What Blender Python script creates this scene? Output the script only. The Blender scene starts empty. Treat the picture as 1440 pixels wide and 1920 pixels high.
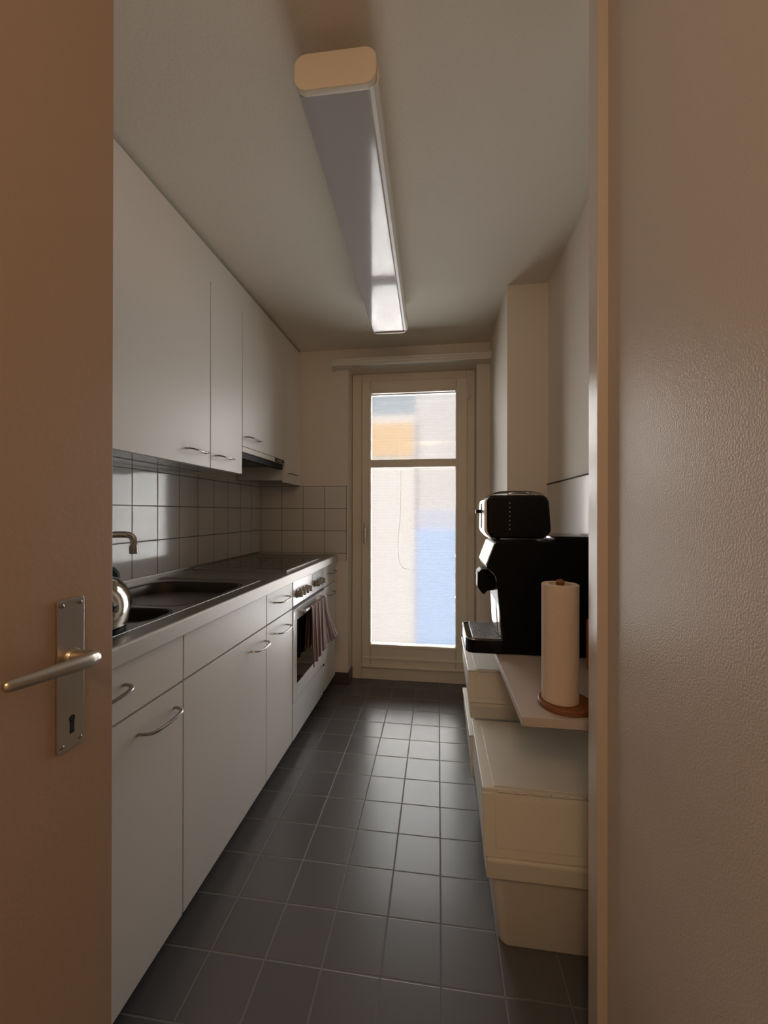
import bpy, bmesh, math, random
from mathutils import Vector, Matrix
random.seed(4)
PI = math.pi
SC = bpy.context.scene
COL = SC.collection

# ------------------------------------------------------------------ camera
F_PX, YAW, PITCH, ROLL = 753.155, 0.133314, 0.0012958, 0.0014064
cd = bpy.data.cameras.new('camera'); cam = bpy.data.objects.new('camera', cd); COL.objects.link(cam)
cd.sensor_fit = 'VERTICAL'; cd.sensor_height = 36.0; cd.lens = F_PX * 36.0 / 1920.0
cd.clip_start = 0.01; cd.clip_end = 100
fw = Vector((-math.sin(YAW)*math.cos(PITCH), math.cos(YAW)*math.cos(PITCH), math.sin(PITCH)))
rt = Vector((math.cos(YAW), math.sin(YAW), 0)); up = rt.cross(fw)
rr = math.cos(ROLL)*rt + math.sin(ROLL)*up; uu = -math.sin(ROLL)*rt + math.cos(ROLL)*up
cam.matrix_world = Matrix(((rr.x, uu.x, -fw.x, -0.0102), (rr.y, uu.y, -fw.y, -1.0216), (rr.z, uu.z, -fw.z, 1.1921), (0, 0, 0, 1)))
SC.camera = cam

# ------------------------------------------------------------------ light
SC.view_settings.view_transform = 'Standard'
SC.view_settings.look = 'None'
SC.view_settings.gamma = 1.0
SC.view_settings.use_curve_mapping = False
SC.view_settings.exposure = 0.0
SC.cycles.use_denoising = True
SC.cycles.max_bounces = 12; SC.cycles.diffuse_bounces = 8; SC.cycles.glossy_bounces = 5
SC.cycles.transparent_max_bounces = 12; SC.cycles.sample_clamp_indirect = 4.0
SC.cycles.caustics_reflective = False; SC.cycles.caustics_refractive = False

SKY_STRENGTH = 0.9
SUN_STRENGTH = 5.7
WINDOW_DAYLIGHT = 44.0
HALL_LAMP = 19.0

w = bpy.data.worlds.new('sky'); SC.world = w; w.use_nodes = True
wn = w.node_tree.nodes; wb = wn['Background']
wb.inputs[0].default_value = (0.72, 0.84, 0.92, 1); wb.inputs[1].default_value = SKY_STRENGTH

def light(name, kind, loc, energy, color, **kw):
    d = bpy.data.lights.new(name, kind); d.energy = energy; d.color = color
    for k, v in kw.items(): setattr(d, k, v)
    o = bpy.data.objects.new(name, d); COL.objects.link(o); o.location = loc
    return o
# low sun from behind the flat onto the facades across the yard
sun = light('sun', 'SUN', (0, -6, 8), SUN_STRENGTH, (1.0, 0.88, 0.78), angle=math.radians(3))
sun.rotation_euler = Vector((0.25, 1.0, -0.95)).to_track_quat('-Z', 'Y').to_euler()
# daylight coming in through the balcony door
day = light('daylight', 'AREA', (-0.185, 1.873, 1.147), WINDOW_DAYLIGHT, (1.0, 0.985, 0.955), shape='RECTANGLE', size=0.62, size_y=1.82)
day.rotation_euler = Vector((0, -1, 0)).to_track_quat('-Z', 'Z').to_euler()
day.data.cycles.use_multiple_importance_sampling = False
hall = light('hall_ceiling_light', 'POINT', (-0.15, -1.80, 2.17), HALL_LAMP, (1.0, 0.68, 0.43), shadow_soft_size=0.15)
hall.data.cycles.use_multiple_importance_sampling = False

# ------------------------------------------------------------------ materials
def newmat(name):
    m = bpy.data.materials.new(name); m.use_nodes = True
    nt = m.node_tree; b = nt.nodes['Principled BSDF']
    return m, nt, b
def N(nt, t, **kw):
    n = nt.nodes.new(t)
    for k, v in kw.items(): setattr(n, k, v)
    return n
def noise_bump(nt, b, scale, strength, dist=0.002, detail=3):
    g = N(nt, 'ShaderNodeNewGeometry')
    no = N(nt, 'ShaderNodeTexNoise'); no.inputs['Scale'].default_value = scale; no.inputs['Detail'].default_value = detail
    bu = N(nt, 'ShaderNodeBump'); bu.inputs['Strength'].default_value = strength; bu.inputs['Distance'].default_value = dist
    nt.links.new(g.outputs['Position'], no.inputs['Vector'])
    nt.links.new(no.outputs['Fac'], bu.inputs['Height']); nt.links.new(bu.outputs['Normal'], b.inputs['Normal'])
    return no
def mat(name, col, rough=0.5, metal=0.0, bump=None, coat=0.0, coat_rough=0.1, spec=0.5, var=0.0, varscale=6):
    m, nt, b = newmat(name)
    b.inputs['Base Color'].default_value = (*col, 1); b.inputs['Roughness'].default_value = rough
    b.inputs['Metallic'].default_value = metal; b.inputs['Specular IOR Level'].default_value = spec
    b.inputs['Coat Weight'].default_value = coat; b.inputs['Coat Roughness'].default_value = coat_rough
    if bump: noise_bump(nt, b, *bump)
    if var:
        g = N(nt, 'ShaderNodeNewGeometry'); no = N(nt, 'ShaderNodeTexNoise'); no.inputs['Scale'].default_value = varscale
        cr = N(nt, 'ShaderNodeMix', data_type='RGBA')
        cr.inputs[6].default_value = (*[c*(1-var) for c in col], 1); cr.inputs[7].default_value = (*[min(1, c*(1+var)) for c in col], 1)
        nt.links.new(g.outputs['Position'], no.inputs['Vector']); nt.links.new(no.outputs['Fac'], cr.inputs[0])
        nt.links.new(cr.outputs[2], b.inputs['Base Color'])
    return m
def grid_mat(name, axes, offs, pitch, grout_w, tile_col, grout_col, rough, grout_rough, bump=0.4, var=0.06, coat=0.0, micro=0.0, wave=0.0):
    """square ceramic tiles laid on a world grid"""
    m, nt, b = newmat(name); L = nt.links
    g = N(nt, 'ShaderNodeNewGeometry'); s = N(nt, 'ShaderNodeSeparateXYZ'); L.new(g.outputs['Position'], s.inputs[0])
    masks = []; cells = []
    for ax, of in zip(axes, offs):
        a = N(nt, 'ShaderNodeMath', operation='SUBTRACT'); L.new(s.outputs['XYZ'.index(ax)], a.inputs[0]); a.inputs[1].default_value = of
        d = N(nt, 'ShaderNodeMath', operation='DIVIDE'); L.new(a.outputs[0], d.inputs[0]); d.inputs[1].default_value = pitch
        fl = N(nt, 'ShaderNodeMath', operation='FLOOR'); L.new(d.outputs[0], fl.inputs[0]); cells.append(fl)
        fr = N(nt, 'ShaderNodeMath', operation='FRACT'); L.new(d.outputs[0], fr.inputs[0])
        sb = N(nt, 'ShaderNodeMath', operation='SUBTRACT'); L.new(fr.outputs[0], sb.inputs[0]); sb.inputs[1].default_value = 0.5
        ab = N(nt, 'ShaderNodeMath', operation='ABSOLUTE'); L.new(sb.outputs[0], ab.inputs[0])
        mr = N(nt, 'ShaderNodeMapRange'); L.new(ab.outputs[0], mr.inputs[0])
        h = 0.5 - grout_w / pitch / 2
        mr.inputs[1].default_value = h - 0.006; mr.inputs[2].default_value = h + 0.006
        mr.inputs[3].default_value = 0; mr.inputs[4].default_value = 1
        masks.append(mr)
    mx = N(nt, 'ShaderNodeMath', operation='MAXIMUM'); L.new(masks[0].outputs[0], mx.inputs[0]); L.new(masks[1].outputs[0], mx.inputs[1])
    cv = N(nt, 'ShaderNodeCombineXYZ'); L.new(cells[0].outputs[0], cv.inputs[0]); L.new(cells[1].outputs[0], cv.inputs[1])
    wn_ = N(nt, 'ShaderNodeTexWhiteNoise'); L.new(cv.outputs[0], wn_.inputs['Vector'])
    tc = N(nt, 'ShaderNodeMix', data_type='RGBA'); L.new(wn_.outputs['Value'], tc.inputs[0])
    tc.inputs[6].default_value = (*[c*(1-var) for c in tile_col], 1); tc.inputs[7].default_value = (*[c*(1+var) for c in tile_col], 1)
    fc = N(nt, 'ShaderNodeMix', data_type='RGBA'); L.new(mx.outputs[0], fc.inputs[0]); L.new(tc.outputs[2], fc.inputs[6])
    fc.inputs[7].default_value = (*grout_col, 1); L.new(fc.outputs[2], b.inputs['Base Color'])
    ro = N(nt, 'ShaderNodeMapRange'); L.new(mx.outputs[0], ro.inputs[0]); ro.inputs[3].default_value = rough; ro.inputs[4].default_value = grout_rough
    L.new(ro.outputs[0], b.inputs['Roughness'])
    no = N(nt, 'ShaderNodeTexNoise'); no.inputs['Scale'].default_value = 9; L.new(g.outputs['Position'], no.inputs['Vector'])
    inv = N(nt, 'ShaderNodeMath', operation='SUBTRACT'); inv.inputs[0].default_value = 1; L.new(mx.outputs[0], inv.inputs[1])
    ad = N(nt, 'ShaderNodeMath', operation='MULTIPLY_ADD'); L.new(no.outputs['Fac'], ad.inputs[0]); ad.inputs[1].default_value = wave; L.new(inv.outputs[0], ad.inputs[2])
    bu = N(nt, 'ShaderNodeBump'); bu.inputs['Strength'].default_value = bump; bu.inputs['Distance'].default_value = 0.0015
    L.new(ad.outputs[0], bu.inputs['Height']); L.new(bu.outputs['Normal'], b.inputs['Normal'])
    b.inputs['Coat Weight'].default_value = coat
    return m

M = {}
M['wall'] = mat('wall_paint', (0.74, 0.68, 0.60), 0.75, bump=(90, 0.25))
M['hallwall'] = mat('textured_satin_plaster', (0.60, 0.52, 0.44), 0.42, bump=(330, 0.45, 0.0018, 2), spec=0.6)
M['ceil'] = mat('ceiling_paint', (0.76, 0.72, 0.64), 0.85, bump=(120, 0.35))
M['trimpaint'] = mat('casing_gloss_paint', (0.62, 0.55, 0.47), 0.28)
M['floor'] = grid_mat('grey_floor_tiles', 'XY', (0, 0), 0.155, 0.0042, (0.112, 0.112, 0.119), (0.15, 0.145, 0.14), 0.27, 0.8, bump=0.5, var=0.07, wave=0.06)
M['tileL'] = grid_mat('white_wall_tiles_side', 'YZ', (0.04, 0.135), 0.155, 0.0046, (0.68, 0.67, 0.66), (0.13, 0.11, 0.09), 0.09, 0.7, bump=0.25, var=0.03, wave=0.03)
M['tileB'] = grid_mat('white_wall_tiles_end', 'XZ', (0.138, 0.135), 0.155, 0.0036, (0.66, 0.64, 0.60), (0.16, 0.13, 0.10), 0.09, 0.7, bump=0.25, var=0.03, wave=0.03)
M['skirt'] = mat('dark_tile_skirting', (0.075, 0.065, 0.058), 0.35)
M['lam'] = mat('white_laminate', (0.77, 0.76, 0.74), 0.42, bump=(260, 0.05), spec=0.5)
M['lamup'] = M['lam']
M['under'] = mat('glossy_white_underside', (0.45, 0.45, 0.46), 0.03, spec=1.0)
M['carc'] = mat('dark_gap', (0.02, 0.018, 0.016), 0.8)  # near-black carcass carries the shade of the gaps between fronts
M['plinth'] = mat('black_plinth', (0.02, 0.02, 0.02), 0.6)
M['steel'] = mat('brushed_steel_worktop', (0.40, 0.38, 0.355), 0.38, 1.0, bump=(300, 0.03))
M['steel_shaded'] = mat('shaded_sink_steel', (0.070, 0.060, 0.050), 0.40, 1.0)  # shade of the deep bowls is put into the steel's colour
M['edge'] = mat('matt_steel_edge', (0.56, 0.53, 0.50), 0.5, 0.35)
M['chrome'] = mat('polished_steel', (0.78, 0.74, 0.68), 0.10, 1.0)
M['nickel'] = mat('satin_nickel', (0.62, 0.56, 0.48), 0.32, 1.0, bump=(300, 0.03))
M['handle'] = mat('dark_metal_handle', (0.36, 0.34, 0.32), 0.25, 1.0)
M['glassblk'] = mat('black_glass', (0.012, 0.011, 0.011), 0.06)
M['hobglass'] = mat('ceramic_hob_glass', (0.035, 0.026, 0.022), 0.10)
M['zone'] = mat('hob_print', (0.05, 0.04, 0.035), 0.12)
M['enamel'] = mat('white_enamel', (0.74, 0.74, 0.75), 0.22)
M['knob'] = mat('taupe_knob', (0.25, 0.22, 0.16), 0.3)
M['grey'] = mat('grey_display', (0.35, 0.36, 0.37), 0.3)
M['frame'] = mat('cream_window_paint', (0.74, 0.68, 0.56), 0.38)
M['blk'] = mat('black_plastic', (0.004, 0.004, 0.004), 0.45, spec=0.12)
M['blkgloss'] = mat('glossy_black_plastic', (0.004, 0.004, 0.004), 0.12, spec=0.25)
M['darkgrey'] = mat('dark_grey_metal', (0.06, 0.06, 0.06), 0.35)
M['bin'] = mat('white_bin_plastic', (0.68, 0.655, 0.58), 0.40, bump=(200, 0.05))
M['shelf'] = mat('white_shelf_board', (0.55, 0.49, 0.44), 0.45)
M['paper'] = mat('kitchen_paper', (0.72, 0.60, 0.49), 0.95, bump=(170, 0.6))
M['orange'] = mat('orange_card', (0.60, 0.12, 0.03), 0.5)
M['teal'] = mat('dark_teal_plastic', (0.01, 0.05, 0.06), 0.3)
M['white'] = mat('white_plastic', (0.72, 0.69, 0.63), 0.38)
M['capw'] = mat('cream_lamp_end_cap', (0.72, 0.64, 0.52), 0.45)
M['doorpaint'] = mat('door_satin_paint', (0.42, 0.31, 0.225), 0.45, bump=(110, 0.15))
M['outside'] = mat('outdoor_render', (0.6, 0.58, 0.55), 0.9)
M['key'] = mat('keyhole_dark', (0.005, 0.004, 0.004), 0.8)

# wood with rings
def wood(name, c1, c2):
    m, nt, b = newmat(name); L = nt.links
    g = N(nt, 'ShaderNodeNewGeometry'); mp = N(nt, 'ShaderNodeMapping'); mp.inputs['Scale'].default_value = (2, 14, 14)
    wv = N(nt, 'ShaderNodeTexNoise'); wv.inputs['Scale'].default_value = 9; wv.inputs['Detail'].default_value = 5
    cr = N(nt, 'ShaderNodeMix', data_type='RGBA'); cr.inputs[6].default_value = (*c1, 1); cr.inputs[7].default_value = (*c2, 1)
    L.new(g.outputs['Position'], mp.inputs[0]); L.new(mp.outputs[0], wv.inputs['Vector']); L.new(wv.outputs['Fac'], cr.inputs[0])
    L.new(cr.outputs[2], b.inputs['Base Color']); b.inputs['Roughness'].default_value = 0.38
    return m
M['wood'] = wood('red_brown_wood', (0.14, 0.045, 0.015), (0.34, 0.13, 0.05))

# striped towel: stripes follow the cloth's own UV
def towel_mat():
    m, nt, b = newmat('striped_towel_cloth'); L = nt.links
    uv = N(nt, 'ShaderNodeUVMap'); s = N(nt, 'ShaderNodeSeparateXYZ'); L.new(uv.outputs[0], s.inputs[0])
    mu = N(nt, 'ShaderNodeMath', operation='MULTIPLY'); L.new(s.outputs[0], mu.inputs[0]); mu.inputs[1].default_value = 9.0
    fr = N(nt, 'ShaderNodeMath', operation='FRACT'); L.new(mu.outputs[0], fr.inputs[0])
    cr = N(nt, 'ShaderNodeValToRGB'); L.new(fr.outputs[0], cr.inputs[0])
    el = cr.color_ramp; el.interpolation = 'CONSTANT'
    el.elements[0].position = 0; el.elements[0].color = (0.13, 0.065, 0.06, 1)
    el.elements[1].position = 0.55; el.elements[1].color = (0.42, 0.36, 0.32, 1)
    e = el.elements.new(0.68); e.color = (0.19, 0.11, 0.095, 1)
    e = el.elements.new(0.80); e.color = (0.46, 0.40, 0.36, 1)
    e = el.elements.new(0.90); e.color = (0.13, 0.065, 0.06, 1)
    L.new(cr.outputs[0], b.inputs['Base Color']); b.inputs['Roughness'].default_value = 0.95
    return m
M['towel'] = towel_mat()

# pleated blind: thin open-weave cloth, part of the daylight goes straight through, part is scattered
def blind_mat():
    m = bpy.data.materials.new('daylit_pleated_blind_cloth'); m.use_nodes = True
    nt = m.node_tree; nt.nodes.clear(); L = nt.links
    out = N(nt, 'ShaderNodeOutputMaterial')
    tr = N(nt, 'ShaderNodeBsdfTranslucent'); tr.inputs[0].default_value = (0.030, 0.030, 0.031, 1)
    di = N(nt, 'ShaderNodeBsdfDiffuse'); di.inputs[0].default_value = (0.5, 0.5, 0.5, 1)
    mx = N(nt, 'ShaderNodeMixShader'); mx.inputs[0].default_value = 0.15
    tp = N(nt, 'ShaderNodeBsdfTransparent'); tp.inputs[0].default_value = (0.46, 0.46, 0.47, 1)
    # rows of the pleats are woven a little denser
    g = N(nt, 'ShaderNodeNewGeometry'); sp = N(nt, 'ShaderNodeSeparateXYZ'); L.new(g.outputs['Position'], sp.inputs[0])
    ml = N(nt, 'ShaderNodeMath', operation='MULTIPLY'); L.new(sp.outputs[2], ml.inputs[0]); ml.inputs[1].default_value = 2*PI/0.021
    si = N(nt, 'ShaderNodeMath', operation='SINE'); L.new(ml.outputs[0], si.inputs[0])
    mr = N(nt, 'ShaderNodeMapRange'); L.new(si.outputs[0], mr.inputs[0]); mr.inputs[1].default_value = -1; mr.inputs[2].default_value = 1
    mr.inputs[3].default_value = 0.435; mr.inputs[4].default_value = 0.485
    L.new(mr.outputs[0], tp.inputs[0])
    ad = N(nt, 'ShaderNodeAddShader')
    L.new(tr.outputs[0], mx.inputs[1]); L.new(di.outputs[0], mx.inputs[2])
    L.new(mx.outputs[0], ad.inputs[0]); L.new(tp.outputs[0], ad.inputs[1]); L.new(ad.outputs[0], out.inputs[0])
    return m
M['blind'] = blind_mat()
# window glass: clear pane with surface reflection
def pane_mat():
    m = bpy.data.materials.new('window_glass'); m.use_nodes = True
    nt = m.node_tree; nt.nodes.clear(); L = nt.links
    out = N(nt, 'ShaderNodeOutputMaterial'); fr = N(nt, 'ShaderNodeFresnel'); fr.inputs[0].default_value = 1.45
    tr = N(nt, 'ShaderNodeBsdfTransparent'); gl = N(nt, 'ShaderNodeBsdfGlossy'); gl.inputs['Roughness'].default_value = 0.0
    mx = N(nt, 'ShaderNodeMixShader'); L.new(fr.outputs[0], mx.inputs[0]); L.new(tr.outputs[0], mx.inputs[1]); L.new(gl.outputs[0], mx.inputs[2])
    L.new(mx.outputs[0], out.inputs[0]); return m
M['pane'] = pane_mat()
M['diffuser'] = mat('grey_glossy_lamp_cover', (0.50, 0.48, 0.49), 0.075, spec=0.8)
M['tray'] = None

# ------------------------------------------------------------------ mesh helpers
ORG = {}
def rbox(bm, a, b, bev=0.0, seg=2):
    x0, y0, z0 = [min(p, q) for p, q in zip(a, b)]; x1, y1, z1 = [max(p, q) for p, q in zip(a, b)]
    t = bmesh.new()
    r = bmesh.ops.create_cube(t, size=1.0)
    for v in t.verts:
        v.co = Vector((x0 + (v.co.x+.5)*(x1-x0), y0 + (v.co.y+.5)*(y1-y0), z0 + (v.co.z+.5)*(z1-z0)))
    if bev > 0:
        bmesh.ops.bevel(t, geom=list(t.edges), offset=bev, segments=seg, affect='EDGES', profile=0.5)
    merge(bm, t)
def merge(bm, t, mtx=None):
    me = bpy.data.meshes.new('tmp'); t.to_mesh(me); t.free()
    if mtx: me.transform(mtx)
    bm.from_mesh(me); bpy.data.meshes.remove(me)
def prism(bm, pts, axis, a, b, bev=0.0, seg=2):
    """polygon pts in the plane across axis, extruded from a to b"""
    t = bmesh.new()
    def P(u, v, w):
        return {'X': (w, u, v), 'Y': (u, w, v), 'Z': (u, v, w)}[axis]
    v0 = [t.verts.new(P(u, v, a)) for u, v in pts]; v1 = [t.verts.new(P(u, v, b)) for u, v in pts]
    t.faces.new(v0); t.faces.new(v1[::-1]); n = len(pts)
    for i in range(n): t.faces.new((v0[i], v1[i], v1[(i+1) % n], v0[(i+1) % n]))
    bmesh.ops.recalc_face_normals(t, faces=list(t.faces))
    if bev > 0:
        bmesh.ops.bevel(t, geom=list(t.edges), offset=bev, segments=seg, affect='EDGES', profile=0.5)
    merge(bm, t)
def tube(bm, path, r, n=12, caps=True):
    path = [Vector(p) for p in path]; rs = r if isinstance(r, (list, tuple)) else [r]*len(path)
    t = bmesh.new(); rings = []; prev = None
    for i, p in enumerate(path):
        d = (path[min(i+1, len(path)-1)] - path[max(i-1, 0)]).normalized()
        if prev is None:
            ref = Vector((0, 0, 1)) if abs(d.z) < 0.9 else Vector((1, 0, 0))
            u = d.cross(ref).normalized()
        else: u = (prev - d*prev.dot(d)).normalized()
        prev = u; v = d.cross(u)
        rr_ = rs[i]; ra, rb = (rr_ if isinstance(rr_, tuple) else (rr_, rr_))
        rings.append([t.verts.new(p + u*ra*math.cos(2*PI*k/n) + v*rb*math.sin(2*PI*k/n)) for k in range(n)])
    for a, b in zip(rings, rings[1:]):
        for k in range(n): t.faces.new((a[k], a[(k+1) % n], b[(k+1) % n], b[k]))
    if caps: t.faces.new(rings[0][::-1]); t.faces.new(rings[-1])
    bmesh.ops.recalc_face_normals(t, faces=list(t.faces)); merge(bm, t)
def lathe(bm, c, prof, n=40, axis='Z'):
    t = bmesh.new(); rings = []
    for r, h in prof:
        ring = []
        for k in range(n):
            a = 2*PI*k/n; u, v = max(r, 1e-5)*math.cos(a), max(r, 1e-5)*math.sin(a)
            p = {'Z': (u, v, h), 'X': (h, u, v), 'Y': (u, h, v)}[axis]
            ring.append(t.verts.new(Vector(c) + Vector(p)))
        rings.append(ring)
    for a, b in zip(rings, rings[1:]):
        for k in range(n): t.faces.new((a[k], a[(k+1) % n], b[(k+1) % n], b[k]))
    t.faces.new(rings[0][::-1]); t.faces.new(rings[-1])
    bmesh.ops.recalc_face_normals(t, faces=list(t.faces)); merge(bm, t)
def smooth_path(pts, n=6):
    """rounded polyline through Catmull-Rom"""
    P = [Vector(p) for p in pts]; P = [P[0]] + P + [P[-1]]; out = []
    for i in range(1, len(P)-2):
        for k in range(n):
            t = k/n; a, b, c, d = P[i-1], P[i], P[i+1], P[i+2]
            out.append(0.5*((2*b) + (-a+c)*t + (2*a-5*b+4*c-d)*t*t + (-a+3*b-3*c+d)*t**3))
    out.append(P[-2]); return out
def rrect(x0, x1, y0, y1, r, n=8):
    out = []
    for cx, cy, a0 in ((x1-r, y1-r, 0), (x0+r, y1-r, 90), (x0+r, y0+r, 180), (x1-r, y0+r, 270)):
        for k in range(n+1):
            a = math.radians(a0 + 90*k/n); out.append((cx + r*math.cos(a), cy + r*math.sin(a)))
    return out
def obj(name, bm, m, parent=None, smooth=True, angle=25, **props):
    me = bpy.data.meshes.new(name)
    o = bpy.data.objects.new(name, me); COL.objects.link(o)
    root = parent
    while root is not None and root.parent is not None: root = root.parent
    org = Vector((0, 0, 0))
    if root is not None: org = Vector(root.location)
    else:
        xs = [v.co for v in bm.verts]
        org = Vector(((min(v.x for v in xs)+max(v.x for v in xs))/2, (min(v.y for v in xs)+max(v.y for v in xs))/2, min(v.z for v in xs)))
        o.location = org
    for v in bm.verts: v.co -= org
    bm.to_mesh(me); bm.free(); me.materials.append(m)
    if parent is not None: o.parent = parent
    if smooth:
        me.polygons.foreach_set('use_smooth', [True]*len(me.polygons))
        try: me.set_sharp_from_angle(angle=math.radians(angle))
        except Exception: pass
        if angle < 90:
            wnm = o.modifiers.new('weighted_normal', 'WEIGHTED_NORMAL'); wnm.keep_sharp = True; wnm.weight = 100
    for k, v in props.items(): o[k] = v
    return o
def thing(name, label, cat, loc, group=None):
    o = bpy.data.objects.new(name, None); COL.objects.link(o); o.location = loc; o.empty_display_size = 0.05
    o['label'] = label; o['category'] = cat
    if group: o['group'] = group
    return o
def structure(name, loc):
    o = bpy.data.objects.new(name, None); COL.objects.link(o); o.location = loc; o['kind'] = 'structure'; return o
def B(*boxes, bev=0.0):
    bm = bmesh.new()
    for a, b in boxes: rbox(bm, a, b, bev)
    return bm
def S(name, bm, m, **k): return obj(name, bm, m, None, kind='structure', **k)

# ------------------------------------------------------------------ room shell
CZ = 2.32
S('floor', B(((-1.40, -3.1, -0.06), (1.0, 1.83, 0.0))), M['floor'])
S('ceiling', B(((-1.40, -3.1, CZ), (1.0, 2.0, CZ+0.1))), M['ceil'])
S('wall_left', B(((-1.40, -3.1, 0), (-1.285, 2.0, CZ))), M['wall'])
S('wall_back', B(((-1.285, 1.70, 0), (-0.625, 1.97, CZ)), ((0.245, 1.70, 0), (0.60, 1.97, CZ)), ((-0.625, 1.70, 2.185), (0.245, 1.97, CZ))), M['wall'])
S('wall_right', B(((0.525, -0.12, 0), (0.65, 1.70, CZ))), M['wall'])
S('wall_column', B(((0.33, 1.035, 0), (0.525, 1.70, CZ))), M['wall'])
S('wall_hall', B(((0.333, -3.1, 0), (0.65, -0.12, CZ))), M['hallwall'])
S('wall_hall_end', B(((-1.285, -3.1, 0), (0.333, -3.0, CZ))), M['wall'])
S('wall_front', B(((-1.285, -1.40, 0), (-0.58, -1.29, CZ)), ((-0.58, -1.40, 2.27), (0.333, -1.29, CZ))), M['wall'])
S('trim_1', B(((0.313, -0.15, 0), (0.52, -0.10, CZ)), bev=0.002), M['trimpaint'])
S('trim_2', B(((0.520, -0.10, 0.10), (0.525, 1.035, 1.328)), bev=0.0015), mat('pale_wall_panel', (0.60, 0.57, 0.53), 0.22))
S('trim_7', B(((0.517, -0.10, 1.329), (0.525, 1.035, 1.333))), M['carc'])
# glazed tile splashbacks
S('trim_3', B(((-1.285, -0.53, 0.86), (-1.279, 1.70, 1.3925))), M['tileL'])
S('trim_4', B(((-1.279, 1.694, 0.86), (-0.632, 1.70, 1.377))), M['tileB'])
S('baseboard_back', B(((-0.80, 1.692, 0), (-0.617, 1.70, 0.085)), ((-0.625, 1.70, 0), (-0.617, 1.812, 0.085)), bev=0.001), M['skirt'])
S('baseboard_left', B(((-1.28, -0.53, 0), (-0.775, 1.70, 0.068))), M['plinth'])
S('trim_5', B(((-1.284, 0.018, 2.172), (-0.967, 1.70, 2.304)), bev=0.001), M['lam'])     # filler above the wall cabinets

S('trim_6', B(((-1.284, 0.018, 2.304), (-0.990, 1.70, CZ))), M['carc'])  # dark strip stands in for the shadow gap under the ceiling
# outdoors, seen blurred through the blind: balcony, and the house fronts across the yard
S('floor_balcony', B(((-3, 1.97, -0.2), (3, 2.45, -0.05))), M['outside'])
S('wall_yard_left', B(((-4.5, 7.0, -3), (-0.46, 9.0, 3.15))), mat('pink_white_render', (0.84, 0.76, 0.71), 0.9))
S('wall_yard_right', B(((-0.46, 7.2, 1.25), (3.5, 9.0, 3.9))), mat('grey_pink_render', (0.68, 0.64, 0.62), 0.9))
S('wall_yard_band', B(((-0.46, 7.15, 0.85), (3.5, 9.0, 1.25))), mat('shade_edge_lilac', (0.58, 0.60, 0.74), 0.9))  # lilac paints the soft upper edge of the blue shade
S('wall_yard_low', B(((-0.46, 7.1, -3), (3.5, 9.0, 0.85))), mat('shade_blue_render', (0.42, 0.60, 0.93), 0.9))  # blue colour stands in for the sunless lower part of the front
S('wall_yard_patch', B(((-1.50, 6.97, 2.32), (-0.50, 7.02, 2.98))), mat('warm_patch_orange', (0.85, 0.52, 0.20), 0.9))  # orange panel added to colour the warm patch on the blind

# ------------------------------------------------------------------ balcony door
d1 = structure('door_1', (-0.18, 1.82, 0))
FY = 1.81
def frame_bm(x0, x1, z0, z1, wl, wr, wt, wb, y0, y1, bev=0.004):
    return B(((x0, y0, z0), (x0+wl, y1, z1)), ((x1-wr, y0, z0), (x1, y1, z1)), ((x0+wl, y0, z1-wt), (x1-wr, y1, z1)), ((x0+wl, y0, z0), (x1-wr, y1, z0+wb)), bev=bev)
obj('outer_frame', frame_bm(-0.622, 0.243, 0, 2.185, 0.07, 0.06, 0.06, 0.095, FY+0.006, 1.90), M['frame'], d1)
bm = frame_bm(-0.548, 0.190, 0.098, 2.125, 0.062, 0.075, 0.083, 0.153, FY-0.012, 1.875, 0.006)
rbox(bm, (-0.486, FY+0.000, 1.512), (0.115, 1.865, 1.569), 0.006)
obj('sash', bm, M['frame'], d1)
obj('glazing_bead', frame_bm(-0.500, 0.129, 0.235, 2.055, 0.018, 0.018, 0.018, 0.022, FY-0.016, FY+0.01, 0.004), M['frame'], d1)
obj('weather_bar', B(((-0.54, FY-0.020, 0.150), (0.185, FY, 0.168)), ((-0.55, FY-0.024, 0.094), (0.19, FY, 0.106)), bev=0.004), M['frame'], d1)
obj('pane', B(((-0.487, 1.835, 0.25), (0.117, 1.839, 1.513)), ((-0.487, 1.835, 1.568), (0.117, 1.839, 2.044))), M['pane'], d1)
bm = B(((-0.532, FY-0.017, 0.985), (-0.512, FY-0.011, 1.125)), bev=0.003)
tube(bm, smooth_path([(-0.522, FY-0.012, 1.085), (-0.522, FY-0.045, 1.085), (-0.522, FY-0.052, 1.06), (-0.522, FY-0.052, 0.975)]), 0.008)
obj('door_handle', bm, M['chrome'], d1)
m_, nt_, b_ = newmat('blur_pane_glass'); b_.inputs['Transmission Weight'].default_value = 1.0; b_.inputs['Roughness'].default_value = 0.13; b_.inputs['IOR'].default_value = 1.35; b_.inputs['Base Color'].default_value = (0.97, 0.98, 0.98, 1)
obj('blur_pane', B(((-0.55, 1.955, 0.12), (0.17, 1.963, 2.12))), m_, d1)  # added frosted pane, softens the colour patches behind the blind
# hinges on the right
for z in (0.25, 1.15, 2.02):
    bm = bmesh.new(); lathe(bm, (0.196, FY-0.012, z), [(0.007, -0.04), (0.008, -0.038), (0.008, 0.038), (0.007, 0.04)], 12); obj('hinge', bm, M['frame'], d1)

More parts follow.
